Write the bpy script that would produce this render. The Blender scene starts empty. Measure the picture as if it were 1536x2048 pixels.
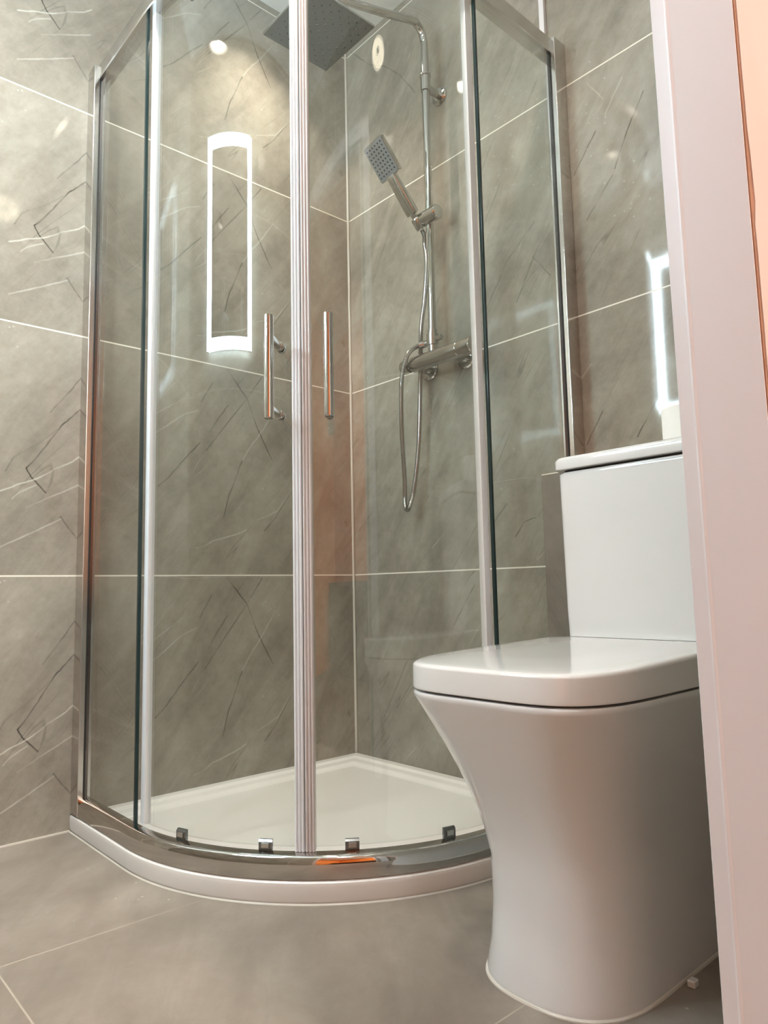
import bpy, bmesh, math, random
from mathutils import Vector, Matrix
PI = math.pi
scene = bpy.context.scene
COL = scene.collection
random.seed(7)

# ---------------------------------------------------------------- camera
def cam_axes(yaw, pitch, roll):
    f = Vector((math.sin(yaw)*math.cos(pitch), math.cos(yaw)*math.cos(pitch), math.sin(pitch)))
    r0 = Vector((math.cos(yaw), -math.sin(yaw), 0)); u0 = r0.cross(f)
    r = r0*math.cos(roll)+u0*math.sin(roll); u = -r0*math.sin(roll)+u0*math.cos(roll)
    return r, u, f
r_, u_, f_ = cam_axes(.7317, .1071, -.0207)
cam = bpy.data.objects.new('camera', bpy.data.cameras.new('camera'))
COL.objects.link(cam)
cam.matrix_world = Matrix(((r_.x, u_.x, -f_.x, -1.4798), (r_.y, u_.y, -f_.y, -1.8002), (r_.z, u_.z, -f_.z, .5485), (0, 0, 0, 1)))
cam.data.sensor_fit = 'VERTICAL'; cam.data.sensor_height = 24.0; cam.data.sensor_width = 18.0
cam.data.lens = 1434.2/2048*24.0
cam.data.clip_start = .02
scene.camera = cam

# ---------------------------------------------------------------- world, lights, exposure
w = bpy.data.worlds.new('world'); scene.world = w; w.use_nodes = True
w.node_tree.nodes['Background'].inputs['Color'].default_value = (1, .93, .86, 1)
w.node_tree.nodes['Background'].inputs['Strength'].default_value = .25
vs = scene.view_settings
vs.view_transform = 'Standard'; vs.look = 'None'; vs.gamma = 1; vs.use_curve_mapping = False
vs.exposure = 0.80
SHOWER_LAMP = 1400.0        # round ceiling light above the shower
CORNER_FILL = 1050.0       # unseen downlight added to brighten the upper left wall
ROOM_FILL = 240.0          # unseen ceiling light added for overall room brightness
DOOR_LAMP = 4.8           # round wall light over the doorway
MIRROR_LAMP = 44.0        # lit border of the mirror
HALL_FAR_FILL = 420.0    # second hall lamp, added unseen to light the orange wall
HALL_FILL = 55.0          # hall lamp, added unseen to light the door jamb
scene.cycles.max_bounces = 12; scene.cycles.diffuse_bounces = 4; scene.cycles.glossy_bounces = 6
scene.cycles.transparent_max_bounces = 16; scene.cycles.blur_glossy = .4
scene.cycles.sample_clamp_indirect = 8.0

CEIL = 2.42
C0 = .323            # centre of the quadrant's curve (-C0, -C0)

# ---------------------------------------------------------------- material helpers
def new_mat(name):
    m = bpy.data.materials.new(name); m.use_nodes = True
    nt = m.node_tree; nt.nodes.clear()
    out = nt.nodes.new('ShaderNodeOutputMaterial')
    return m, nt, out
def N(nt, kind, ins=None, **props):
    n = nt.nodes.new('ShaderNode'+kind)
    for k, v in props.items(): setattr(n, k, v)
    for k, v in (ins or {}).items():
        s = n.inputs[k]
        if isinstance(v, bpy.types.NodeSocket): nt.links.new(v, s)
        else: s.default_value = v
    return n
def M(nt, op, a, b=None, c=None, clamp=False):
    d = {0: a}
    if b is not None: d[1] = b
    if c is not None: d[2] = c
    return N(nt, 'Math', d, operation=op, use_clamp=clamp).outputs[0]
def V(nt, op, a, b=None):
    d = {0: a}
    if b is not None: d[1] = b
    return N(nt, 'VectorMath', d, operation=op)
def ramp(nt, fac, stops):
    n = N(nt, 'ValToRGB', {0: fac}); cr = n.color_ramp
    while len(cr.elements) < len(stops): cr.elements.new(.5)
    for e, (p, c) in zip(cr.elements, stops):
        e.position = p; e.color = (*c, 1) if len(c) == 3 else c
    return n.outputs[0]
def mix(nt, fac, a, b):
    n = nt.nodes.new('ShaderNodeMix'); n.data_type = 'RGBA'
    for s, v in ((n.inputs[0], fac), (n.inputs[6], a), (n.inputs[7], b)):
        if isinstance(v, bpy.types.NodeSocket): nt.links.new(v, s)
        elif isinstance(v, tuple): s.default_value = (*v, 1) if len(v) == 3 else v
        else: s.default_value = v
    return n.outputs[2]
def principled(name, color, rough=.5, metal=0., ior=1.5, coat=0., noise=0., nscale=8., trans=0., spec=None):
    m, nt, out = new_mat(name)
    b = N(nt, 'BsdfPrincipled', {'Base Color': (*color, 1), 'Roughness': rough, 'Metallic': metal, 'IOR': ior, 'Coat Weight': coat, 'Coat Roughness': .04})
    if noise:
        g = N(nt, 'NewGeometry')
        n = N(nt, 'TexNoise', {'Vector': g.outputs['Position'], 'Scale': nscale, 'Detail': 4.})
        c = mix(nt, n.outputs['Fac'], tuple(x*(1-noise) for x in color), tuple(min(1, x*(1+noise)) for x in color))
        nt.links.new(c, b.inputs['Base Color'])
    nt.links.new(b.outputs[0], out.inputs[0])
    return m
def emission(name, color, strength):
    m, nt, out = new_mat(name)
    e = N(nt, 'Emission', {'Color': (*color, 1), 'Strength': strength})
    nt.links.new(e.outputs[0], out.inputs[0]); return m
def clear_glass(name, tint, f0=.045, rough=0.0):
    m, nt, out = new_mat(name)
    t = N(nt, 'BsdfTransparent', {'Color': (*tint, 1)})
    g = N(nt, 'BsdfGlossy', {'Color': (1, 1, 1, 1), 'Roughness': rough})
    lw = N(nt, 'LayerWeight', {'Blend': .5})
    p5 = M(nt, 'POWER', lw.outputs['Facing'], 5.)
    fac = M(nt, 'MULTIPLY_ADD', p5, 1-f0, f0, clamp=True)
    s = N(nt, 'MixShader', {0: fac, 1: t.outputs[0], 2: g.outputs[0]})
    nt.links.new(s.outputs[0], out.inputs[0]); return m

def vein_group(nt, uv, polylines, width, strengths):
    best = None; i = 0
    for pl in polylines:
        st = strengths[i % len(strengths)]; i += 1
        for a, b in zip(pl[:-1], pl[1:]):
            A = Vector((a[0], a[1], 0)); B = Vector((b[0], b[1], 0)); D = B-A
            if D.length < 1e-5: continue
            pa = V(nt, 'SUBTRACT', uv, tuple(A)).outputs[0]
            h = V(nt, 'DOT_PRODUCT', pa, tuple(D/D.length_squared)).outputs['Value']
            h = M(nt, 'ADD', h, 0., clamp=True)
            q = N(nt, 'VectorMath', {0: tuple(D), 'Scale': h}, operation='SCALE').outputs[0]
            d = V(nt, 'DISTANCE', pa, q).outputs['Value']
            v = M(nt, 'MULTIPLY_ADD', d, -st/width, st)
            best = v if best is None else M(nt, 'MAXIMUM', best, v)
    return M(nt, 'ADD', best, 0., clamp=True)

VEIN_LEFT_DARK = [[(-0.862, 0.409), (-0.868, 0.417), (-0.903, 0.377), (-0.915, 0.366), (-0.948, 0.312), (-0.979, 0.27), (-0.993, 0.254), (-0.977, 0.229), (-0.948, 0.198)], [(-0.869, 0.494), (-0.942, 0.395)], [(-0.925, 0.354), (-0.963, 0.318), (-1.02, 0.276), (-1.035, 0.243)], [(-0.911, 0.141), (-0.866, 0.081)], [(-0.46, 0.595), (-0.427, 0.553), (-0.397, 0.519), (-0.366, 0.445), (-0.337, 0.39), (-0.309, 0.344)], [(-0.383, 0.538), (-0.346, 0.592)], [(-0.472, 0.164), (-0.454, 0.23), (-0.411, 0.333)], [(-0.517, 0.402), (-0.46, 0.488)], [(-0.527, 0.348), (-0.4, 0.514)], [(-0.666, 0.235), (-0.638, 0.262), (-0.547, 0.368)], [(-0.543, 0.486), (-0.508, 0.545)], [(-0.338, 0.13), (-0.298, 0.172), (-0.237, 0.263)]]
VEIN_LEFT_LIGHT = [[(-1.046, 0.196), (-0.974, 0.228), (-0.886, 0.281), (-0.868, 0.297)], [(-1.019, 0.181), (-1.005, 0.194), (-0.971, 0.214)], [(-0.99, 0.16), (-0.87, 0.224)], [(-1.042, 0.065), (-0.91, 0.136)], [(-0.681, 0.375), (-0.593, 0.443), (-0.553, 0.459)], [(-0.682, 0.427), (-0.593, 0.488)], [(-0.555, 0.075), (-0.54, 0.077), (-0.5, 0.097), (-0.432, 0.117), (-0.4, 0.13)], [(-0.411, 0.333), (-0.377, 0.388), (-0.343, 0.429), (-0.302, 0.496)], [(-0.361, 0.162), (-0.292, 0.191), (-0.237, 0.263)]]
VEIN_RIGHT_DARK = [[(-0.882, 1.555), (-0.915, 1.6), (-0.944, 1.636)], [(-0.989, 1.52), (-1.023, 1.59), (-1.072, 1.67)], [(-0.91, 1.427), (-0.983, 1.508)], [(-0.585, 1.297), (-0.665, 1.413), (-0.758, 1.485)], [(-0.691, 1.291), (-0.766, 1.418)], [(-0.747, 1.394), (-0.797, 1.328)], [(-0.878, 0.88), (-0.924, 0.951)], [(-1.008, 0.876), (-1.058, 0.95)], [(-0.743, 1.806), (-0.784, 1.861)], [(-0.59, 1.703), (-0.628, 1.765)], [(-0.575, 0.705), (-0.632, 0.765)], [(-0.656, 0.676), (-0.686, 0.711), (-0.722, 0.719)], [(-0.432, 0.447), (-0.512, 0.555)], [(-0.433, 0.601), (-0.535, 0.724)], [(-0.131, 0.159), (-0.241, 0.336)], [(-0.192, 0.196), (-0.257, 0.274)], [(-0.029, 0.737), (-0.095, 0.793)], [(-0.025, 2.411), (-0.128, 2.298), (-0.198, 2.253), (-0.272, 2.178), (-0.337, 2.081)]]
VEIN_RIGHT_LIGHT = [[(-0.972, 1.666), (-1.022, 1.733)], [(-0.866, 1.035), (-0.9, 1.07)], [(-0.93, 1.771), (-0.969, 1.708)], [(-0.356, 0.662), (-0.404, 0.701)]]

def tile_mat(name, u_axis, rows=.6, row0=.596, cols=1.2, col0=0., v_axis='Z', base=((.165, .140, .110), (.280, .248, .205), (.410, .372, .315)),
             dark=None, light=None, repeat=True, rough=.055, rough_var=.03, grout=(.80, .75, .66), gw=.0018, slope=1.0, seed=0., dstr=(1.,), lstr=(1.,), ior=1.5, bump=.04, vein_mix=.95, hair=1.):
    m, nt, out = new_mat(name)
    g = N(nt, 'NewGeometry'); s = N(nt, 'SeparateXYZ', {0: g.outputs['Position']})
    u = s.outputs[u_axis]; v = s.outputs[v_axis]
    vv = M(nt, 'SUBTRACT', v, row0)
    vm = M(nt, 'FLOORED_MODULO', vv, rows)
    uu = M(nt, 'SUBTRACT', u, col0)
    um = M(nt, 'FLOORED_MODULO', uu, cols)
    gv = M(nt, 'MINIMUM', vm, M(nt, 'SUBTRACT', rows, vm))
    gu = M(nt, 'MINIMUM', um, M(nt, 'SUBTRACT', cols, um))
    gd = M(nt, 'MINIMUM', gv, gu)
    gmask = M(nt, 'LESS_THAN', gd, gw)
    row_id = M(nt, 'FLOOR', M(nt, 'DIVIDE', vv, rows))
    # texture space: the same print on every row when repeat, else the wall itself
    tv = vm if repeat else v
    uvz = N(nt, 'CombineXYZ', {0: u, 1: tv, 2: seed}).outputs[0]
    soft = N(nt, 'TexNoise', {'Vector': uvz, 'Scale': 2.6, 'Detail': 9., 'Roughness': .62, 'Distortion': .5})
    # slanted streaks
    rot = N(nt, 'Mapping', {'Vector': N(nt, 'Mapping', {'Vector': uvz, 'Rotation': (0, 0, -.95*slope)}).outputs[0], 'Scale': (1., 3.6, 1.)})
    streak = N(nt, 'TexNoise', {'Vector': rot.outputs[0], 'Scale': 3.2, 'Detail': 7., 'Roughness': .65, 'Distortion': .6})
    fine = N(nt, 'TexNoise', {'Vector': uvz, 'Scale': 38., 'Detail': 5., 'Roughness': .7})
    f1 = M(nt, 'MULTIPLY_ADD', streak.outputs['Fac'], .36, M(nt, 'MULTIPLY', soft.outputs['Fac'], .56))
    f1 = M(nt, 'MULTIPLY_ADD', fine.outputs['Fac'], .16, f1)
    c = ramp(nt, f1, [(.36, base[0]), (.53, base[1]), (.70, base[2])])
    # hair veins along the slant: ridges of a stretched noise
    rot2 = N(nt, 'Mapping', {'Vector': N(nt, 'Mapping', {'Vector': uvz, 'Rotation': (0, 0, -.92*slope)}).outputs[0], 'Scale': (.36, 3.0, 1.)})
    hv = N(nt, 'TexNoise', {'Vector': rot2.outputs[0], 'Scale': 2.6, 'Detail': 3., 'Roughness': .5, 'Distortion': .05})
    ridge = M(nt, 'ABSOLUTE', M(nt, 'SUBTRACT', hv.outputs['Fac'], .5))
    ridge = M(nt, 'MULTIPLY_ADD', ridge, -1/.006, 1., clamp=True)
    brk = N(nt, 'TexNoise', {'Vector': uvz, 'Scale': 7., 'Detail': 2.})
    brk_ = M(nt, 'MULTIPLY_ADD', brk.outputs['Fac'], 6., -2.9, clamp=True)
    c = mix(nt, M(nt, 'MULTIPLY', M(nt, 'MULTIPLY', ridge, brk_), .42*hair), c, tuple(x*.38 for x in base[0]))
    ridge2 = M(nt, 'ABSOLUTE', M(nt, 'SUBTRACT', hv.outputs['Fac'], .60))
    ridge2 = M(nt, 'MULTIPLY_ADD', ridge2, -1/.005, 1., clamp=True)
    c = mix(nt, M(nt, 'MULTIPLY', M(nt, 'MULTIPLY', ridge2, brk_), .35*hair), c, (.56, .52, .44))
    # wandering of the drawn veins
    wob = N(nt, 'TexNoise', {'Vector': uvz, 'Scale': 17., 'Detail': 6., 'Roughness': .65})
    wv = V(nt, 'MULTIPLY', V(nt, 'SUBTRACT', wob.outputs['Color'], (.5, .5, .5)).outputs[0], (.010, .010, 0.)).outputs[0]
    flat = N(nt, 'CombineXYZ', {0: u, 1: tv, 2: 0.}).outputs[0]
    uvw = V(nt, 'ADD', flat, wv).outputs[0]
    brk2 = M(nt, 'MULTIPLY_ADD', N(nt, 'TexNoise', {'Vector': uvz, 'Scale': 16., 'Detail': 2.}).outputs['Fac'], 2.6, -.55, clamp=True)
    if dark:
        d = vein_group(nt, uvw, dark, .0028, dstr)
        c = mix(nt, M(nt, 'MULTIPLY', M(nt, 'MULTIPLY', d, brk2), vein_mix), c, (.035, .030, .024))
    if light:
        l = vein_group(nt, uvw, light, .0028, lstr)
        c = mix(nt, M(nt, 'MULTIPLY', M(nt, 'MULTIPLY', l, brk2), .62), c, (.66, .62, .54))
    # pale flecks
    vo = N(nt, 'TexVoronoi', {'Vector': uvz, 'Scale': 46., 'Randomness': 1.})
    fl = M(nt, 'LESS_THAN', vo.outputs['Distance'], .12)
    fl = M(nt, 'MULTIPLY', fl, M(nt, 'GREATER_THAN', soft.outputs['Fac'], .60))
    c = mix(nt, M(nt, 'MULTIPLY', fl, .45), c, (.55, .52, .46))
    c = mix(nt, gmask, c, grout)
    rg = M(nt, 'MULTIPLY_ADD', fine.outputs['Fac'], rough_var, rough-rough_var*.5)
    rg = M(nt, 'MULTIPLY_ADD', gmask, .6, rg)
    wave = N(nt, 'TexNoise', {'Vector': uvz, 'Scale': 3.0, 'Detail': 1.})
    hgt = M(nt, 'MULTIPLY_ADD', gmask, -.25, M(nt, 'MULTIPLY', wave.outputs['Fac'], 1.))
    bp = N(nt, 'Bump', {'Strength': bump, 'Distance': .02, 'Height': hgt})
    b = N(nt, 'BsdfPrincipled', {'Base Color': c, 'Roughness': rg, 'IOR': ior, 'Normal': bp.outputs[0]})
    nt.links.new(b.outputs[0], out.inputs[0])
    return m

MAT = {}
MAT['tile_left'] = tile_mat('polished_tile_left', 'X', col0=-1.2+.0, dark=VEIN_LEFT_DARK, light=VEIN_LEFT_LIGHT, repeat=True, slope=1.0, seed=1.3,
                            dstr=(1.1, .55, .5, .8, .85, .8, .7, .6, .55, .7, .6, .6), lstr=(1., .7, .6, .7, .7, .6, .9, .6, .7))
MAT['tile_right'] = tile_mat('polished_tile_right', 'Y', col0=-1.20, dark=VEIN_RIGHT_DARK, light=VEIN_RIGHT_LIGHT, repeat=False, slope=-1.0, seed=4.1,
                             dstr=(.7, .8, .5, .6, .6, .5, .8, .8, .6, .6, .5, .7, .6, .6, .55, .6, .55, .6), lstr=(.7,))
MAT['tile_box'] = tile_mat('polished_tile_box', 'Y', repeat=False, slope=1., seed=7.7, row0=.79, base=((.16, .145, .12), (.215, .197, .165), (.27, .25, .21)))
MAT['tile_back'] = tile_mat('polished_tile_back', 'Y', repeat=True, slope=1., seed=2.2)
MAT['tile_front'] = tile_mat('polished_tile_front', 'X', repeat=True, slope=1., seed=3.2)
MAT['tile_floor'] = tile_mat('floor_tile', 'X', v_axis='Y', rows=.6, row0=-1.164, cols=1.2, col0=-1.1655, repeat=False, seed=9.3, rough=.42, rough_var=.14,
                             base=((.150, .120, .096), (.217, .178, .146), (.300, .254, .212)), grout=(.34, .29, .235), gw=.0013, ior=1.45, bump=.02, hair=0.)
MAT['ceiling'] = principled('ceiling_paint', (.80, .78, .74), .7, noise=.03)
MAT['acrylic'] = principled('tray_acrylic', (.82, .772, .73), .22, coat=.3, noise=.015, nscale=5)
MAT['ceramic'] = principled('white_ceramic', (.76, .75, .735), .10, coat=.6, noise=.01, nscale=4)
MAT['lid'] = principled('seat_plastic', (.80, .785, .765), .05, coat=.5, noise=.01, nscale=4)
MAT['silicone'] = principled('white_sealant', (.62, .57, .50), .35, noise=.05, nscale=30)
MAT['chrome'] = principled('polished_chrome', (.60, .59, .57), .045, 1.0, noise=.015, nscale=40)
MAT['steel'] = principled('satin_aluminium', (.66, .645, .63), .16, 1.0, noise=.03, nscale=60)
MAT['hose'] = principled('hose_steel', (.50, .49, .47), .2, 1.0, noise=.06, nscale=200)
MAT['glass'] = clear_glass('clear_glass', (.966, .980, .969))
MAT['edge'] = principled('glass_edge', (.012, .030, .030), .12, ior=1.5, noise=.2, nscale=30)
MAT['seal'] = principled('seal_plastic', (.86, .87, .90), .16, coat=.3, noise=.03, nscale=40)  # bluish cast of the mirror light put into the white plastic
MAT['seal_warm_lit'] = principled('seal_plastic_warm_lit', (.70, .63, .61), .25, coat=.3, noise=.03, nscale=40)  # same white plastic, rose cast of warm light put into its colour
MAT['sprayface'] = principled('spray_plate', (.34, .35, .36), .28, .55, noise=.08, nscale=30)
MAT['headface'] = principled('shower_plate', (.17, .17, .16), .3, .6, noise=.05, nscale=30)
MAT['rubber'] = principled('black_rubber', (.012, .012, .013), .5, noise=.2, nscale=80)
MAT['roller'] = principled('roller_metal', (.22, .23, .23), .18, .9, noise=.3, nscale=120)
MAT['gloss_paint'] = principled('white_gloss_paint', (.69, .655, .66), .42, noise=.035, nscale=9)
MAT['peach'] = principled('peach_wall_paint', (.52, .42, .385), .75, noise=.05, nscale=12)
MAT['old_wood'] = principled('bare_wood_edge', (.30, .15, .09), .8, noise=.3, nscale=60)
MAT['hall_white'] = principled('pale_wall_paint', (.74, .70, .66), .75, noise=.05, nscale=12)
MAT['orange'] = principled('orange_wall_paint', (.84, .28, .06), .75, noise=.05, nscale=12)
MAT['hall_floor'] = principled('hall_carpet', (.13, .095, .07), .95, noise=.2, nscale=150)
MAT['dark_wood'] = principled('dark_wood', (.055, .036, .024), .45, noise=.35, nscale=14)
MAT['tissue'] = principled('tissue_paper', (.86, .84, .79), .9, noise=.03, nscale=90)
MAT['mirror'] = principled('mirror_silver', (.86, .88, .88), .0, 1.0, noise=.004)
MAT['led_cool'] = emission('led_cool', (.70, .90, 1.0), MIRROR_LAMP)
MAT['led_back'] = emission('led_back', (.70, .90, 1.0), MIRROR_LAMP*4)
MAT['lamp_shower'] = emission('lamp_shower', (1., .90, .77), SHOWER_LAMP)
MAT['fill_room'] = emission('fill_room', (1., .90, .78), ROOM_FILL)
MAT['fill_corner'] = emission('fill_corner', (1., .88, .74), CORNER_FILL)
MAT['lamp_door'] = emission('lamp_door', (1., .88, .66), DOOR_LAMP)
MAT['fill_hall'] = emission('fill_hall', (1., .93, .88), HALL_FILL)
MAT['fill_hall_far'] = emission('fill_hall_far', (1., .88, .76), HALL_FAR_FILL)
MAT['lamp_hub'] = principled('lamp_hub', (.55, .52, .44), .4, noise=.05)

# ---------------------------------------------------------------- mesh helpers
def obj(name, bm, m, parent=None, origin=(0, 0, 0), label=None, sharp=35):
    o_ = Vector(origin)
    bmesh.ops.recalc_face_normals(bm, faces=bm.faces[:])
    for v in bm.verts: v.co -= o_
    for f in bm.faces: f.smooth = True
    ca = math.radians(sharp)
    for e in bm.edges:
        if len(e.link_faces) == 2 and e.calc_face_angle(0) > ca: e.smooth = False
    me = bpy.data.meshes.new(name); bm.to_mesh(me); bm.free()
    for mm in (m if isinstance(m, (list, tuple)) else [m]): me.materials.append(MAT[mm])
    ob = bpy.data.objects.new(name, me); COL.objects.link(ob)
    if parent is not None: ob.parent = parent
    else: ob.location = o_
    if label: ob['label'] = label
    wn = ob.modifiers.new('weighted_normal', 'WEIGHTED_NORMAL'); wn.keep_sharp = True; wn.weight = 90
    return ob
def thing(name, label, cat, loc, group=None):
    o_ = bpy.data.objects.new(name, None); COL.objects.link(o_)
    o_.location = loc; o_['label'] = label; o_['category'] = cat; o_.empty_display_size = .05
    if group: o_['group'] = group
    return o_
def tag(o_, label, cat, group=None):
    o_['label'] = label; o_['category'] = cat
    if group: o_['group'] = group
    return o_
def struct(name, bm, m, **k):
    o_ = obj(name, bm, m, **k); o_['kind'] = 'structure'; return o_
def add_box(bm, lo, hi, bev=0., seg=2):
    t = bmesh.new()
    bmesh.ops.create_cube(t, size=1)
    for v in t.verts:
        v.co = Vector([lo[i]+(v.co[i]+.5)*(hi[i]-lo[i]) for i in range(3)])
    if bev: bmesh.ops.bevel(t, geom=t.edges[:], offset=bev, segments=seg, affect='EDGES', profile=.6)
    merge(bm, t)
def merge(bm, t):
    vm = [bm.verts.new(v.co) for v in t.verts]
    t.verts.index_update()
    for f in t.faces:
        try: bm.faces.new([vm[v.index] for v in f.verts])
        except ValueError: pass
    t.free()
def box(lo, hi, bev=0., seg=2):
    bm = bmesh.new(); add_box(bm, lo, hi, bev, seg); return bm
def loft(bm, rings, cap=True, closed=True):
    rv = [[bm.verts.new(p) for p in r] for r in rings]
    n = len(rv[0])
    for a, b in zip(rv[:-1], rv[1:]):
        for i in range(n if closed else n-1):
            bm.faces.new((a[i], a[(i+1) % n], b[(i+1) % n], b[i]))
    if cap and closed:
        bm.faces.new(list(reversed(rv[0]))); bm.faces.new(rv[-1])
def frame_axes(d):
    d = d.normalized(); a = Vector((0, 0, 1)) if abs(d.z) < .9 else Vector((1, 0, 0))
    x = d.cross(a).normalized(); return x, d.cross(x).normalized()
def add_tube(bm, pts, rad, n=16, cap=True):
    pts = [Vector(p) for p in pts]; rings = []
    x = None
    for i, p in enumerate(pts):
        d = (pts[min(i+1, len(pts)-1)]-pts[max(i-1, 0)]).normalized()
        if x is None: x, y = frame_axes(d)
        else:
            x = (x-d*x.dot(d)).normalized(); y = d.cross(x)
        r = rad[i] if isinstance(rad, (list, tuple)) else rad
        rings.append([p+(x*math.cos(2*PI*k/n)+y*math.sin(2*PI*k/n))*r for k in range(n)])
    loft(bm, rings, cap)
def add_lathe(bm, p, axis, prof, n=32):
    p = Vector(p); axis = Vector(axis).normalized(); x, y = frame_axes(axis)
    loft(bm, [[p+axis*h+(x*math.cos(2*PI*k/n)+y*math.sin(2*PI*k/n))*max(r, 1e-4) for k in range(n)] for h, r in prof])
def cyl(a, b, r, bev=.0015, n=28):
    bm = bmesh.new(); add_cyl(bm, a, b, r, bev, n); return bm
def add_cyl(bm, a, b, r, bev=.0015, n=28):
    a = Vector(a); b = Vector(b); L = (b-a).length
    add_lathe(bm, a, b-a, [(0, r-bev), (bev, r), (L-bev, r), (L, r-bev)], n)
def catmull(pts, n=14):
    P = [Vector(p) for p in pts]; P = [P[0]*2-P[1]]+P+[P[-1]*2-P[-2]]
    out = []
    for i in range(1, len(P)-2):
        for k in range(n):
            t = k/n; a, b, c, d = P[i-1:i+3]
            out.append(.5*((2*b)+(c-a)*t+(2*a-5*b+4*c-d)*t*t+(3*b-a-3*c+d)*t**3))
    out.append(P[-2]); return out
# quadrant path: straight, quarter curve, straight; r is the radius around (-C0,-C0)
def qpt(tok, r):
    k, v = tok
    if k == 'L': return (-(C0+r), v)
    if k == 'R': return (v, -(C0+r))
    a = math.radians(v); return (-C0+r*math.cos(a), -C0+r*math.sin(a))
def qpath(y0, x0, n=40):
    return [('L', y0)]+[('A', 180+90*i/n) for i in range(n+1)]+[('R', x0)]
def add_sweep(bm, path, prof):
    loft(bm, [[(*qpt(t, r), z) for r, z in prof] for t in path])
def arc(a0, a1, n=24): return [('A', a0+(a1-a0)*i/n) for i in range(n+1)]

# ---------------------------------------------------------------- the room
LEAN = .006
DOOR_Y = -1.535; HALL_Y = -1.606; JAMB_X = -.92; BACK_X = -1.645
def lean(bm):
    for v in bm.verts: v.co.y += LEAN*(v.co.z-.55)
    return bm
struct('floor', box((BACK_X, DOOR_Y-.08, -.06), (.0, 0, 0)), 'tile_floor')
struct('wall_left', box((BACK_X-.02, 0, -.06), (.06, .06, CEIL+.06)), 'tile_left')
struct('wall_right', box((0, -1.66, -.06), (.06, 0, CEIL+.06)), 'tile_right')
struct('wall_back', box((BACK_X-.06, -1.50, -.06), (BACK_X, 0, CEIL+.06)), 'tile_back')
bm = bmesh.new()
add_box(bm, (JAMB_X+.012, -1.570, 0), (0, DOOR_Y, CEIL))
add_box(bm, (BACK_X, -1.570, 2.0), (JAMB_X+.012, DOOR_Y, CEIL))
struct('wall_front', lean(bm), 'tile_front')
# plaster face on the hall side, with a ragged paint edge beside the door lining
bm = bmesh.new()
random.seed(3)
zs = [i*.02 for i in range(0, 122)]
def rag(z): return JAMB_X+.003+random.random()*.0012+(.002+.004*random.random() if random.random() < .22 and z > .8 else 0)
front = []
for z in zs: front.append((rag(z), z))
loft(bm, [[(x, HALL_Y, z) for x, z in front]+[(.9, HALL_Y, zs[-1]), (.9, HALL_Y, 0)],
          [(x, -1.571, z) for x, z in front]+[(.9, -1.571, zs[-1]), (.9, -1.571, 0)]])
add_box(bm, (-3.2, HALL_Y, 0), (BACK_X-.06, -1.50, CEIL))
add_box(bm, (BACK_X-.06, HALL_Y, 2.0), (JAMB_X+.003, -1.571, CEIL))
struct('wall_hall', lean(bm), 'peach')
struct('ceiling', box((BACK_X-.06, DOOR_Y-.06, CEIL), (.06, .06, CEIL+.06)), 'ceiling')
# tiled pipe boxing behind the toilet
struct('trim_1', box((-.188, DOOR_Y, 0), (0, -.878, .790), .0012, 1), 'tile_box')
# sealant in the corner of the shower
bm = bmesh.new(); add_box(bm, (-.0075, -.0075, .04), (.0, .0, CEIL), .002, 1)
struct('trim_2', bm, 'silicone')
# sealant line between floor and walls
bm = bmesh.new()
add_box(bm, (BACK_X, -.004, 0), (-.873, 0, .0035)); struct('trim_3', bm, 'silicone')
# door frame: lining, bead, head, bathroom-side architrave
bm = bmesh.new()
prof = [(0, HALL_Y+.002), (0, -1.5545), (-.0004, -1.5532), (-.0008, -1.5520), (-.0008, -1.5508), (.0008, -1.5490), (.0008, -1.5385), (.0018, -1.5375), (.024, -1.5375), (.024, HALL_Y+.002)]
loft(bm, [[(JAMB_X+x, y, z) for x, y in prof] for z in (0, .5, 1., 1.5, 1.985)])
d1 = struct('door_1', lean(bm), 'gloss_paint', sharp=60)
bm = bmesh.new(); add_box(bm, (BACK_X, HALL_Y, 1.985), (JAMB_X+.024, -1.5375, 2.01), .002, 1)
obj('door_head', lean(bm), 'gloss_paint', d1)
bm = bmesh.new()
add_box(bm, (-.876, -1.536, 0), (-.81, -1.520, 2.06), .003, 1)
obj('architrave', lean(bm), 'gloss_paint', d1)
bm = bmesh.new()
add_box(bm, (BACK_X+.004, -1.536, 1.995), (-.8765, -1.520, 2.06), .003, 1)
obj('architrave', lean(bm), 'gloss_paint', d1)
bm = bmesh.new(); add_box(bm, (JAMB_X+.001, HALL_Y+.001, 0), (JAMB_X+.012, HALL_Y+.006, 1.98))
obj('bare_edge', lean(bm), 'old_wood', d1, label='bare brown wood edge beside the hall plaster')
# the hall the photograph is taken from
struct('floor_hall', box((-3.2, -3.9, -.06), (.9, DOOR_Y-.08, -.001)), 'hall_floor')
struct('wall_hall_rear', box((-3.2, -3.96, 0), (-1.9, -3.9, CEIL)), 'orange')
struct('wall_hall_far', box((-1.9, -3.96, 0), (.9, -3.9, CEIL)), 'hall_white')
struct('wall_hall_left', box((-3.26, -3.96, 0), (-3.2, -1.50, CEIL)), 'orange')
struct('wall_hall_right', box((.9, -3.96, 0), (.96, -1.57, CEIL)), 'hall_white')
struct('ceiling_hall', box((-3.2, -3.9, CEIL), (.9, DOOR_Y-.06, CEIL+.06)), 'ceiling')

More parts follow.
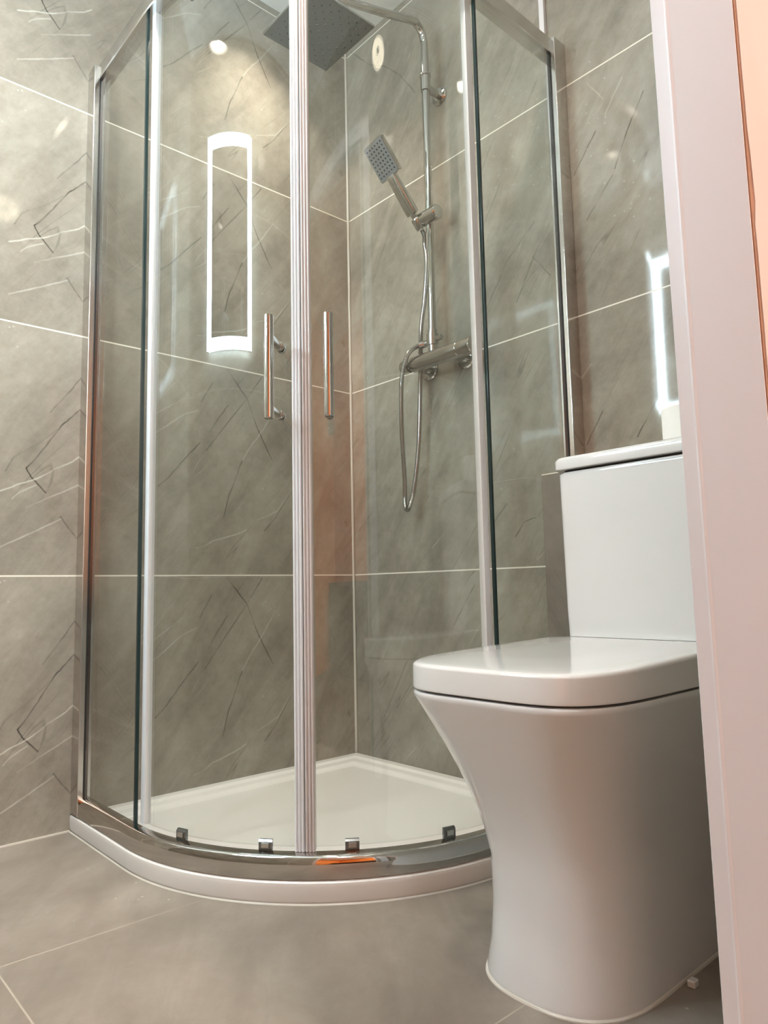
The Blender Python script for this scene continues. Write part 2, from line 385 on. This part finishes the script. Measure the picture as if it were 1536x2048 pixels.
# ---------------------------------------------------------------- lamps
def round_lamp(name, label, cat, p, axis, r, hub, mat, depth=.022):
    t = thing(name, label, cat, p)
    ax = Vector(axis)
    bm = bmesh.new(); add_lathe(bm, p, ax, [(0, r*1.06), (depth*.7, r*1.06), (depth*.75, r*.99)], 40)
    obj('rim', bm, 'gloss_paint', t, p)
    bm = bmesh.new(); add_lathe(bm, Vector(p)+ax*depth*.75, ax, [(0, r*.985), (depth*.35, r*.96), (depth*.5, r*.85)], 40)
    obj('diffuser', bm, mat, t, p)
    bm = bmesh.new(); add_lathe(bm, Vector(p)+ax*depth*1.25, ax, [(0, hub), (.004, hub*.95)], 24)
    obj('hub', bm, 'lamp_hub', t, p)
    return t
def can_lamp(name, label, p, r, depth, mat):
    t = thing(name, label, 'ceiling light', p); P = Vector(p); D = Vector((0, 0, -1))
    bm = bmesh.new(); prof = [(0, .0), (0, r+.006), (depth, r+.006), (depth, r), (.012, r*.92), (.010, .0)]
    add_lathe(bm, P, D, prof, 40); obj('housing', bm, 'rubber', t, p)
    bm = bmesh.new(); add_lathe(bm, P+D*.0125, D, [(0, r*.86), (.002, r*.84)], 32); obj('diffuser', bm, mat, t, p)
    return t
can_lamp('ceiling_light', 'deep round ceiling downlight above the shower cubicle', (-.385, -.20, CEIL), .030, .058, 'lamp_shower')
can_lamp('ceiling_light', 'added fill downlight in a deep can, brightening the left tiled wall', (-1.19, -.33, CEIL), .030, .060, 'fill_corner')
round_lamp('ceiling_light', 'added round fill light brightening the bathroom from its ceiling', 'ceiling light', (-1.02, -1.02, CEIL), (0, 0, -1), .05, .012, 'fill_room')
yb = DOOR_Y+LEAN*(2.24-.55)
round_lamp('wall_light', 'round wall light above the bathroom doorway', 'wall light', (-.704, yb, 2.245), (0, 1, 0), .056, .013, 'lamp_door')
round_lamp('hall_fill_light', 'added round fill light in the hall lighting the door jamb', 'ceiling light', (-1.5, -1.95, CEIL), (0, 0, -1), .12, .03, 'fill_hall')

round_lamp('hall_fill_light', 'large round fill light added to light the orange wall of the hall', 'ceiling light', (-.95, -3.3, CEIL), (0, 0, -1), .12, .03, 'fill_hall_far')

# mirror with a lit border on the wall facing the toilet
mx = BACK_X+.045
MY0, MY1, MZ0, MZ1 = -.735, -.265, 1.308, 2.042
t = thing('led_mirror', 'rectangular mirror with a cool white lit border on the wall facing the toilet', 'mirror', (BACK_X, (MY0+MY1)/2, MZ0))
o0 = t.location
bm = box((BACK_X, MY0+.05, MZ0+.05), (mx-.006, MY1-.05, MZ1-.05), .002, 1); obj('back_box', bm, 'gloss_paint', t, o0)
bm = box((mx-.006, MY0, MZ0), (mx, MY1, MZ1)); obj('mirror_glass', bm, 'mirror', t, o0)
bm = bmesh.new(); e = .004; bw = .040
add_box(bm, (mx+.0004, MY0+e, MZ0+e), (mx+.0014, MY1-e, MZ0+e+bw)); add_box(bm, (mx+.0004, MY0+e, MZ1-e-bw), (mx+.0014, MY1-e, MZ1-e))
add_box(bm, (mx+.0004, MY0+e, MZ0+e+bw), (mx+.0014, MY0+e+bw*.7, MZ1-e-bw)); add_box(bm, (mx+.0004, MY1-e-bw*.7, MZ0+e+bw), (mx+.0014, MY1-e, MZ1-e-bw))
obj('light_border', bm, 'led_cool', t, o0)
bm = bmesh.new()
d = .016; hx0, hx1 = BACK_X+.012, BACK_X+.034
for lo, hi in (((hx0, MY0+d, MZ0+d), (hx1, MY1-d, MZ0+d+.006)), ((hx0, MY0+d, MZ1-d-.006), (hx1, MY1-d, MZ1-d)),
               ((hx0, MY0+d, MZ0+d+.007), (hx1, MY0+d+.006, MZ1-d-.007)), ((hx0, MY1-d-.006, MZ0+d+.007), (hx1, MY1-d, MZ1-d-.007))):
    add_box(bm, lo, hi)
obj('back_light', bm, 'led_back', t, o0)

# unseen dark cabinet added to cut the orange reflection off low down
t = thing('added_cabinet', 'added dark cabinet that darkens the lower part of the hall reflection', 'cabinet', (-2.3, -3.6, 0))
o0 = t.location
obj('body', box((-3.1, -3.88, .06), (-1.2, -3.42, .60), .004, 1), 'dark_wood', t, o0)
obj('plinth', box((-3.06, -3.86, 0), (-1.24, -3.46, .06)), 'dark_wood', t, o0)
for i in range(3):
    x0 = -3.08+i*.625
    d = obj('door', box((x0, -3.42, .08), (x0+.61, -3.40, .575), .003, 1), 'dark_wood', t, o0)
    obj('handle', cyl((x0+.55, -3.388, .30), (x0+.55, -3.388, .42), .006), 'steel', d, o0)

# ---------------------------------------------------------------- shower tray
S = .873; R = S-C0
def outline(d, n=40):
    pts = [(-d, -d), (-(S-d), -d)]
    r = R-d
    pts += [(-C0+r*math.cos(math.radians(180+90*i/n)), -C0+r*math.sin(math.radians(180+90*i/n))) for i in range(n+1)]
    pts.append((-d, -(S-d))); return pts
tray = thing('shower_tray', 'white quadrant shower tray with a rounded front standing on the grey floor tiles', 'shower tray', (-.45, -.45, 0))
o0 = tray.location
bm = bmesh.new()
lv = [(.004, .0), (.001, .006), (.0, .030), (.0012, .036), (.005, .0395), (.010, .0405), (.030, .0405), (.034, .0395), (.038, .036), (.044, .034), (.060, .0335), (.066, .031), (.074, .0255), (.084, .0235), (.25, .0205)]
loft(bm, [[(x, y, z) for x, y in outline(d)] for d, z in lv])
obj('tray_body', bm, 'acrylic', tray, o0)
bm = bmesh.new()
add_sweep(bm, qpath(-.001, -.001), [(R+.002, .0), (R+.0016, .001), (R-.0, .0028), (R-.002, .0)])
obj('sealant_bead', bm, 'silicone', tray, o0, label='white sealant bead along the floor')

# ---------------------------------------------------------------- shower enclosure
enc = thing('shower_enclosure', 'chrome framed quadrant shower enclosure with two curved sliding glass doors on the white tray', 'shower enclosure', (-.45, -.45, .0405))
o0 = enc.location
RT = .9; GZ0, GZ1 = .078, 1.874
bm = bmesh.new(); ro = R-.003
add_sweep(bm, qpath(-.012, -.012), [(ro, .0412), (ro+.0005, .066), (ro-.004, .0765), (ro-.010, .0805), (ro-.026, .0815), (ro-.029, .079), (ro-.029, .0412)])
obj('bottom_rail', bm, 'chrome', enc, o0)
bm = bmesh.new(); rt = R-.009
add_sweep(bm, qpath(-.012, -.012), [(rt-.002, 1.8685), (rt, 1.871), (rt, 1.905), (rt-.002, 1.907), (rt-.034, 1.907), (rt-.034, 1.8685)])
obj('top_rail', bm, 'steel', enc, o0)
for side in 'LR':
    def q(a, b, z0, z1, bev=.0015):      # a: along the glass wall out of the room wall, b: across it
        if side == 'L': return box((-b[1], -a[1], z0), (-b[0], -a[0], z1), bev, 2)
        return box((-a[1], -b[1], z0), (-a[0], -b[0], z1), bev, 2)
    wp = obj('wall_profile', q((.0, .046), (.843, .8725), .0412, 1.908, .002), 'steel', enc, o0)
    obj('channel', q((.0, .020), (.836, .8428), .0412, 1.93 if side == 'L' else 1.92), 'steel', wp, o0)
    obj('gasket', q((.0462, .0480), (.8505, .8600), GZ0, GZ1, .0004), 'rubber', wp, o0)
    fp = obj('fixed_panel', q((.0482, .3285), (.852, .858), GZ0, GZ1, 0), 'glass', enc, o0)
    obj('glass_edge', q((.3286, .3350), (.8515, .8585), GZ0, GZ1, .0006), 'edge', fp, o0, label='dark green polished glass edge')
    rd = R-.038
    a0, a1 = (181.5, 224.2) if side == 'L' else (225.8, 268.5)
    bm = bmesh.new(); add_sweep(bm, arc(a0, a1), [(rd, GZ0+.010), (rd+.006, GZ0+.010), (rd+.006, GZ1-.006), (rd, GZ1-.006)])
    door = obj('sliding_door', bm, 'glass', enc, o0)
    # meeting seal with ribs
    bm = bmesh.new()
    m0, m1 = (222.95, 224.95) if side == 'L' else (225.05, 227.05)
    prof = []
    K = 24
    for i in range(K+1):
        tt = i/K; prof.append((m0+(m1-m0)*tt, rd+.012+.0045*abs(math.sin(tt*PI*3))))
    loft(bm, [[(*qpt(('A', a), r), z) for a, r in prof]+[(*qpt(('A', a), rd-.006), z) for a, r in reversed(prof)] for z in (GZ0+.004, 1.0, GZ1-.002)])
    obj('meeting_seal', bm, 'seal' if side == 'L' else 'seal_warm_lit', door, o0, label='ribbed white plastic meeting seal')
    bm = bmesh.new()
    e0, e1 = (181.0, 182.9) if side == 'L' else (267.1, 269.0)
    add_sweep(bm, arc(e0, e1, 6), [(rd-.004, GZ0+.008), (rd+.010, GZ0+.008), (rd+.010, GZ1-.004), (rd-.004, GZ1-.004)])
    obj('edge_seal', bm, 'seal', door, o0, label='pale plastic strip on the door edge')
    # bar handle on two stand-offs
    ha = -139.75+360 if side == 'L' else -129.0+360
    hr = .592
    P = Vector((*qpt(('A', ha), hr), 0))
    h = obj('handle', cyl(P+Vector((0, 0, .863)), P+Vector((0, 0, 1.059)), .0092, .001), 'chrome', door, o0, label='chrome bar handle')
    for z in (.886, 1.022):
        Q = Vector((*qpt(('A', ha), rd+.0062), z)); bm = bmesh.new()
        add_cyl(bm, Q, P+Vector((0, 0, z)), .0072, .0006, 20)
        add_cyl(bm, Q, Q+(P+Vector((0, 0, z))-Q).normalized()*.012, .0088, .001, 20)
        obj('stand_off', bm, 'chrome', h, o0)
        Q2 = Vector((*qpt(('A', ha), rd-.0002), z))
        obj('inner_cap', cyl(Q2, Vector((*qpt(('A', ha), rd-.008), z)), .0088, .001), 'chrome', h, o0)
    # small carriers at the foot of the door
    for ang in ((196.6, 216.9) if side == 'L' else (234.3, 255.0)):
        bm = bmesh.new(); half = .75
        wdt = math.degrees(.0125/rd)
        prof = [(rd+.0065, .0815), (rd+.0125, .0815), (rd+.0125, .097), (rd+.0095, .1005), (rd+.0065, .101)]
        add_sweep(bm, arc(ang-wdt, ang+wdt, 4), prof)
        rl = obj('roller', bm, 'roller', door, o0, label='small dark chrome carrier at the foot of the door')
        bm = bmesh.new(); w2 = wdt*.55
        add_sweep(bm, arc(ang-w2, ang+w2, 3), [(rd+.0126, .086), (rd+.0150, .087), (rd+.0150, .0945), (rd+.0126, .0955)])
        obj('wheel_cover', bm, 'chrome', rl, o0)
    # door top carriers
    for ang in ((196.6, 216.9) if side == 'L' else (234.3, 255.0)):
        bm = bmesh.new(); wdt = math.degrees(.014/rd)
        add_sweep(bm, arc(ang-wdt, ang+wdt, 4), [(rd-.010, 1.845), (rd-.0003, 1.845), (rd-.0003, 1.868), (rd-.010, 1.868)])
        obj('roller', bm, 'roller', door, o0)
# pale cover strip rising above the right-hand profile
bm = box((-.012, -.823, 1.93), (0, -.808, CEIL), .002, 2)
struct('trim_4', bm, 'gloss_paint')

# ---------------------------------------------------------------- shower mixer with riser and overhead rose
RX, RY = -.062, -.442
sh = thing('shower_mixer', 'chrome bar shower mixer with riser rail and square overhead rose on the right tiled wall', 'shower', (-.06, -.45, 1.19))
o0 = sh.location
VX, VZ = -.068, 1.188
bm = bmesh.new()
add_lathe(bm, (VX, -.364, VZ), (0, -1, 0), [(0, .012), (.002, .0205), (.004, .0225), (.180, .0225), (.182, .0215), (.183, .0215), (.185, .0225), (.227, .0235), (.231, .0225), (.2312, .013), (.2305, .012), (.2305, .008), (.2315, .006)], 36)
valve = obj('valve_body', bm, 'chrome', sh, o0)
bm = bmesh.new()
add_lathe(bm, (VX, -.364, VZ), (0, 1, 0), [(0, .011), (.010, .011), (.0105, .019), (.033, .0205), (.038, .018), (.039, .010)], 30)
obj('flow_knob', bm, 'chrome', valve, o0)
for y in (-.368, -.512):
    bm = bmesh.new()
    add_lathe(bm, (0, y, VZ-.001), (-1, 0, 0), [(0, .033), (.004, .033), (.008, .030), (.010, .016), (.048, .015), (.056, .015)], 32)
    obj('wall_flange', bm, 'chrome', sh, o0)
# diverter on top of the valve and the riser rail
bm = bmesh.new()
add_lathe(bm, (RX, RY, VZ+.019), (0, 0, 1), [(0, .0135), (.02, .0135), (.021, .0175), (.052, .0175), (.054, .014), (.066, .014), (.068, .012)], 28)
add_cyl(bm, (RX, RY, VZ+.054), (RX, RY-.034, VZ+.056), .0085, .001, 18)
add_cyl(bm, (RX, RY, VZ+.054), (RX-.004, RY+.030, VZ+.050), .0095, .001, 18)
obj('diverter', bm, 'chrome', sh, o0)
bend = [(RX, RY, 1.26), (RX, RY, 1.6), (RX, RY, 2.0), (RX, RY, 2.13), (RX-.002, RY, 2.155), (RX-.010, RY, 2.178), (RX-.026, RY, 2.192), (RX-.050, RY, 2.194), (-.235, RY, 2.152), (-.36, RY, 2.114), (-.41, RY, 2.098), (-.432, RY, 2.086), (-.446, RY, 2.066), (-.450, RY, 2.04), (-.450, RY, 2.022)]
bm = bmesh.new(); add_tube(bm, catmull(bend, 8), .0112, 20)
obj('riser_rail', bm, 'chrome', sh, o0)
bm = bmesh.new()
add_lathe(bm, (RX, RY, 1.995), (0, 0, 1), [(0, .0135), (.001, .0145), (.045, .0145), (.047, .0165), (.052, .0165), (.054, .0125)], 26)
add_cyl(bm, (RX, RY, 2.008), (-.008, RY, 2.008), .0115, .001, 22)
br = obj('wall_bracket', bm, 'chrome', sh, o0)
bm = bmesh.new(); add_lathe(bm, (0, RY, 2.008), (-1, 0, 0), [(0, .0275), (.005, .0275), (.009, .0235), (.010, .011)], 30)
obj('wall_flange', bm, 'chrome', br, o0)
# overhead rose
HC = Vector((-.452, -.442, 1.975)); hs = .1025
bm = box((HC.x-hs, HC.y-hs, HC.z+.0012), (HC.x+hs, HC.y+hs, HC.z+.008), .0012, 2)
add_lathe(bm, HC+Vector((0, 0, .008)), (0, 0, 1), [(0, .024), (.008, .022), (.018, .0145), (.030, .015), (.045, .0125)], 28)
hd = obj('overhead_rose', bm, 'chrome', sh, o0, label='thin square overhead shower head')
bm = box((HC.x-hs+.001, HC.y-hs+.001, HC.z), (HC.x+hs-.001, HC.y+hs-.001, HC.z+.0011)); obj('spray_plate', bm, 'headface', hd, o0)
bm = bmesh.new()
for i in range(13):
    for j in range(13):
        if (i+j) % 2: continue
        add_lathe(bm, HC+Vector(((i-6)*.0142, (j-6)*.0142, 0)), (0, 0, -1), [(0, .0028), (.0012, .0022)], 8)
obj('nozzles', bm, 'rubber', hd, o0)
# slider that holds the hand shower
SZ = 1.615
bm = bmesh.new()
add_lathe(bm, (RX-.012, RY+.034, SZ-.012), (0, -1, 0), [(0, .014), (.003, .0185), (.006, .0195), (.058, .0195), (.062, .0215), (.078, .0215), (.081, .019)], 30)
sl = obj('slider', bm, 'chrome', sh, o0)
B = Vector((-.082, -.416, 1.594))
AX = Vector((-.57, 0.12, .82)).normalized()
bm = bmesh.new(); add_lathe(bm, B-AX*.020, AX, [(0, .013), (.004, .0145), (.03, .0155), (.034, .0135)], 24)
obj('holder_cone', bm, 'chrome', sl, o0)

# hand shower, resting in the slider
hsw = thing('hand_shower', 'chrome hand shower with rectangular grey spray plate resting in the slider on the riser rail', 'hand shower', tuple(B))
o0 = hsw.location
WX = Vector((0, -1, 0)); WX = (WX-AX*WX.dot(AX)).normalized(); NZ = AX.cross(WX).normalized()
if NZ.z > 0: NZ = -NZ
def ring(c, hw, ht, n=24, p=3.):
    out = []
    for k in range(n):
        a = 2*PI*k/n; cx, sx = math.cos(a), math.sin(a)
        out.append(c+WX*(hw*math.copysign(abs(cx)**(2/p), cx))+NZ*(ht*math.copysign(abs(sx)**(2/p), sx)))
    return out
bm = bmesh.new()
prof = [(.012, .0085, .0085, 2), (.026, .0095, .0095, 2), (.028, .0185, .0125, 3), (.040, .0195, .0130, 3), (.09, .0185, .0125, 3), (.125, .0172, .0110, 3.2), (.142, .0165, .0095, 3.5), (.150, .0215, .0080, 4), (.154, .0225, .0075, 4)]
loft(bm, [ring(B+AX*s, a, b, 28, p) for s, a, b, p in prof])
obj('handle', bm, 'chrome', hsw, o0)
HP = B+AX*.197
def plate(c, hw, hl, th, bev):
    bm = bmesh.new(); t_ = bmesh.new(); bmesh.ops.create_cube(t_, size=1)
    for v in t_.verts: v.co = Vector((v.co.x*2*hw, v.co.y*2*hl, v.co.z*th))
    ed = [e_ for e_ in t_.edges if abs(e_.verts[0].co.z-e_.verts[1].co.z) > 1e-5]
    bmesh.ops.bevel(t_, geom=ed, offset=bev, segments=4, affect='EDGES', profile=.5)
    for v in t_.verts: v.co = c+WX*v.co.x+AX*v.co.y+NZ*v.co.z
    merge(bm, t_); return bm
hp = obj('spray_head', plate(HP, .039, .052, .014, .007), 'chrome', hsw, o0)
FP = obj('spray_plate', plate(HP+NZ*.0076, .037, .050, .0012, .006), 'sprayface', hp, o0, label='grey spray plate')
bm = bmesh.new()
for i in range(6):
    for j in range(8):
        add_lathe(bm, HP+NZ*.0081+WX*((i-2.5)*.0118)+AX*((j-3.5)*.0112), NZ, [(0, .0026), (.0016, .0021)], 8)
obj('nozzles', bm, 'rubber', hp, o0, label='black rubber nozzles')
hose_pts = [B-AX*.022, B-AX*.036+Vector((0, 0, -.004)), (-.062, -.421, 1.535), (-.066, -.430, 1.47), (-.070, -.422, 1.366), (-.074, -.409, 1.28), (-.046, -.372, 1.14), (-.040, -.354, .97), (-.045, -.336, .842), (-.050, -.322, .790), (-.053, -.313, .775), (-.058, -.309, .790), (-.064, -.316, .859), (-.082, -.328, 1.0), (-.094, -.342, 1.11), (-.100, -.356, 1.165), (-.098, -.378, 1.212), (-.082, -.398, 1.232), (-.068, RY+.030, VZ+.049)]
hp_ = catmull(hose_pts, 26)
bm = bmesh.new(); add_tube(bm, hp_, [.0060 if i % 2 else .0068 for i in range(len(hp_))], 12)
obj('hose', bm, 'hose', sh, sh.location, label='ribbed steel hose')
bm = bmesh.new(); add_tube(bm, catmull([hose_pts[-1], hose_pts[-2]], 4)[:4], .0095, 16); obj('hose_nut', bm, 'chrome', sh, sh.location)

# ---------------------------------------------------------------- toilet
TY = -1.142; TB = -.190
def dshape(z, xf, hw, dep, n=4., TY=-1.141, m=44, xb=TB):
    pts = []
    for i in range(6): pts.append((xb+(-(xf-dep)-xb)*i/6, TY+hw, z))
    for i in range(m+1):
        a = PI/2*(1-2*i/m)
        s_ = math.sin(a); c_ = math.cos(a)
        pts.append((-(xf-dep)-dep*abs(c_)**(2/n), TY+hw*math.copysign(abs(s_)**(2/n), s_), z))
    for i in range(1, 7): pts.append((-(xf-dep)+(xb+(xf-dep))*i/6, TY-hw, z))
    return pts
toilet = thing('toilet', 'white close coupled toilet with lid closed, standing beside the shower cubicle', 'toilet', (-.43, TY, 0))
o0 = toilet.location
def interp(tab, z):
    for a, b in zip(tab[:-1], tab[1:]):
        if a[0] <= z <= b[0]:
            t_ = (z-a[0])/(b[0]-a[0]); t_ = t_*t_*(3-2*t_) if False else t_
            return [a[k]+(b[k]-a[k])*t_ for k in range(1, len(a))]
    return list(tab[-1][1:])
pan_tab = [(0., .674, .119, .14, 2.6, -1.163), (.010, .675, .1192, .14, 2.6, -1.163), (.05, .666, .1155, .14, 2.6, -1.1625), (.10, .659, .114, .14, 2.7, -1.1615), (.16, .657, .116, .15, 2.8, -1.16), (.20, .662, .121, .15, 3., -1.158),
           (.24, .672, .130, .16, 3.2, -1.155), (.28, .686, .141, .18, 3.4, -1.152), (.32, .703, .153, .20, 3.7, -1.149), (.35, .716, .163, .21, 3.9, -1.146), (.375, .727, .171, .22, 4.1, -1.1425),
           (.388, .7335, .1758, .23, 4.2, -1.1415), (.3935, .7345, .1768, .23, 4.2, -1.141), (.3965, .733, .1755, .23, 4.2, -1.141), (.3975, .728, .171, .23, 4.2, -1.141)]
bm = bmesh.new(); loft(bm, [dshape(z, *q_) for z, *q_ in pan_tab])
add_box(bm, (-.318, TY-.150, .39), (TB, TY+.150, .4515), .006, 3)
pan = obj('pan', bm, 'ceramic', toilet, o0, sharp=50)
bm = bmesh.new(); loft(bm, [dshape(z, .674+d, .119+d, .14, 2.6, -1.163) for d, z in ((.0032, 0), (.0030, .0018), (.0016, .0034), (-.001, .004))])
obj('sealant_bead', bm, 'silicone', pan, o0, label='white sealant bead around the foot')
bm = bmesh.new(); loft(bm, [dshape(.398, .722, .166, .24, 4., xb=-.335), dshape(.4025, .722, .166, .24, 4., xb=-.335)])
obj('seat_shade', bm, 'rubber', toilet, o0, label='black strip painted as the shade gap under the lid')  # black colour stands for the shade between pan and lid
# lid: side skirt and slightly domed top, higher towards the hinge
def lidring(z, inset, rise):
    pts = dshape(0, .7345-inset, .1775-inset, .23, 4.2, xb=-.325-inset*.2)
    return [(x, y, z+rise*max(0, (x+.735))/.41) for x, y, _ in pts]
bm = bmesh.new()
rings = [lidring(.402, .002, 0), lidring(.4005, .0008, 0), lidring(.403, .0, 0), lidring(.4325, .0004, .010), lidring(.4355, .0015, .0112), lidring(.4375, .004, .0120), lidring(.4386, .008, .0125), lidring(.4396, .020, .0130), lidring(.4408, .045, .0135), lidring(.4416, .08, .0135), lidring(.4420, .12, .0135)]
loft(bm, rings)
obj('lid', bm, 'lid', toilet, o0, sharp=50)
bm = bmesh.new()
bm.free()
for y in (TY-.075, TY+.075): obj('hinge', cyl((-.330, y-.02, .446), (-.330, y+.02, .446), .008, .001, 18), 'chrome', toilet, o0)
# cistern
def rrect(z, x0, x1, y0, y1, r, bow=0., n=8):
    pts = []
    for cx, cy, a0 in ((x1-r*.3, y1-r*.3, 0), (x0+r, y1-r, 90), (x0+r, y0+r, 180), (x1-r*.3, y0+r*.3, 270)):
        rr = r if a0 in (90, 180) else r*.3
        for i in range(n+1):
            a = math.radians(a0+90*i/n); pts.append([cx+rr*math.cos(a), cy+rr*math.sin(a), z])
    return [tuple(p) for p in pts]
CX0, CY0, CY1 = -.303, TY-.152, TY+.146
bm = bmesh.new()
loft(bm, [rrect(.452, CX0+.008, TB, CY0+.001, CY1-.001, .014), rrect(.50, CX0+.0065, TB, CY0, CY1, .014), rrect(.62, CX0+.003, TB, CY0, CY1, .015), rrect(.756, CX0, TB, CY0, CY1, .015), rrect(.762, CX0, TB, CY0, CY1, .015), rrect(.7655, CX0+.002, TB, CY0+.002, CY1-.002, .018)])
cis = obj('cistern', bm, 'ceramic', toilet, o0, sharp=50)
bm = bmesh.new()
loft(bm, [rrect(.766, CX0+.006, TB, CY0+.006, CY1-.006, .018), rrect(.7695, CX0+.006, TB, CY0+.006, CY1-.006, .018)]); obj('lid_gap_shade', bm, 'rubber', cis, o0, label='black strip painted as the shadow gap under the cistern lid')  # black strip in place of the shade below the cistern lid
bm = bmesh.new()
e = .007
loft(bm, [rrect(.770, CX0-e+.002, TB, CY0-e+.002, CY1+e-.002, .02), rrect(.772, CX0-e, TB, CY0-e, CY1+e, .02), rrect(.788, CX0-e, TB, CY0-e, CY1+e, .02), rrect(.7935, CX0-e+.003, TB, CY0-e+.003, CY1+e-.003, .02), rrect(.796, CX0-e+.010, TB, CY0-e+.010, CY1+e-.010, .02)])
cl = obj('cistern_lid', bm, 'ceramic', toilet, o0, sharp=50)
bm = bmesh.new(); add_lathe(bm, (-.245, TY, .796), (0, 0, 1), [(0, .024), (.003, .024), (.005, .021), (.0055, .004)], 32)
obj('flush_button', bm, 'chrome', cl, o0)
bm = bmesh.new(); add_lathe(bm, (-.36, TY-.1285, .065), (0, -1, 0), [(-.004, .0065), (.002, .0065), (.004, .0045)], 18)
obj('screw_cap', bm, 'ceramic', pan, o0, label='small white screw cap low on the side')
# small plastic wedge on the floor beside the foot
tag(obj('plastic_wedge', box((-.485, -1.302, 0), (-.471, -1.291, .010), .0015, 1), 'lid', origin=(-.478, -1.296, 0)), 'tiny white plastic wedge on the floor beside the toilet foot', 'wedge')
# toilet roll on the boxing
rc = Vector((-.105, -1.178, .7902))
roll = thing('toilet_roll', 'white toilet paper roll standing on the ledge behind the cistern', 'toilet roll', tuple(rc))
bm = bmesh.new(); prof = [(.0, .0205), (.0, .051), (.002, .0545), (.098, .0545), (.100, .052), (.100, .0205)]
n = 40
rings = [[rc+Vector((r*math.cos(2*PI*k/n), r*math.sin(2*PI*k/n), h)) for k in range(n)] for h, r in prof]
loft(bm, rings+[rings[0]], cap=False); bmesh.ops.remove_doubles(bm, verts=bm.verts[:], dist=1e-6)
obj('paper', bm, 'tissue', roll, tuple(rc))
bm = bmesh.new(); prof = [(.001, .0185), (.001, .0203), (.099, .0203), (.099, .0185)]
rings = [[rc+Vector((r*math.cos(2*PI*k/n), r*math.sin(2*PI*k/n), h)) for k in range(n)] for h, r in prof]
loft(bm, rings+[rings[0]], cap=False); bmesh.ops.remove_doubles(bm, verts=bm.verts[:], dist=1e-6)
obj('core', bm, 'old_wood', roll, tuple(rc), label='brown cardboard core')
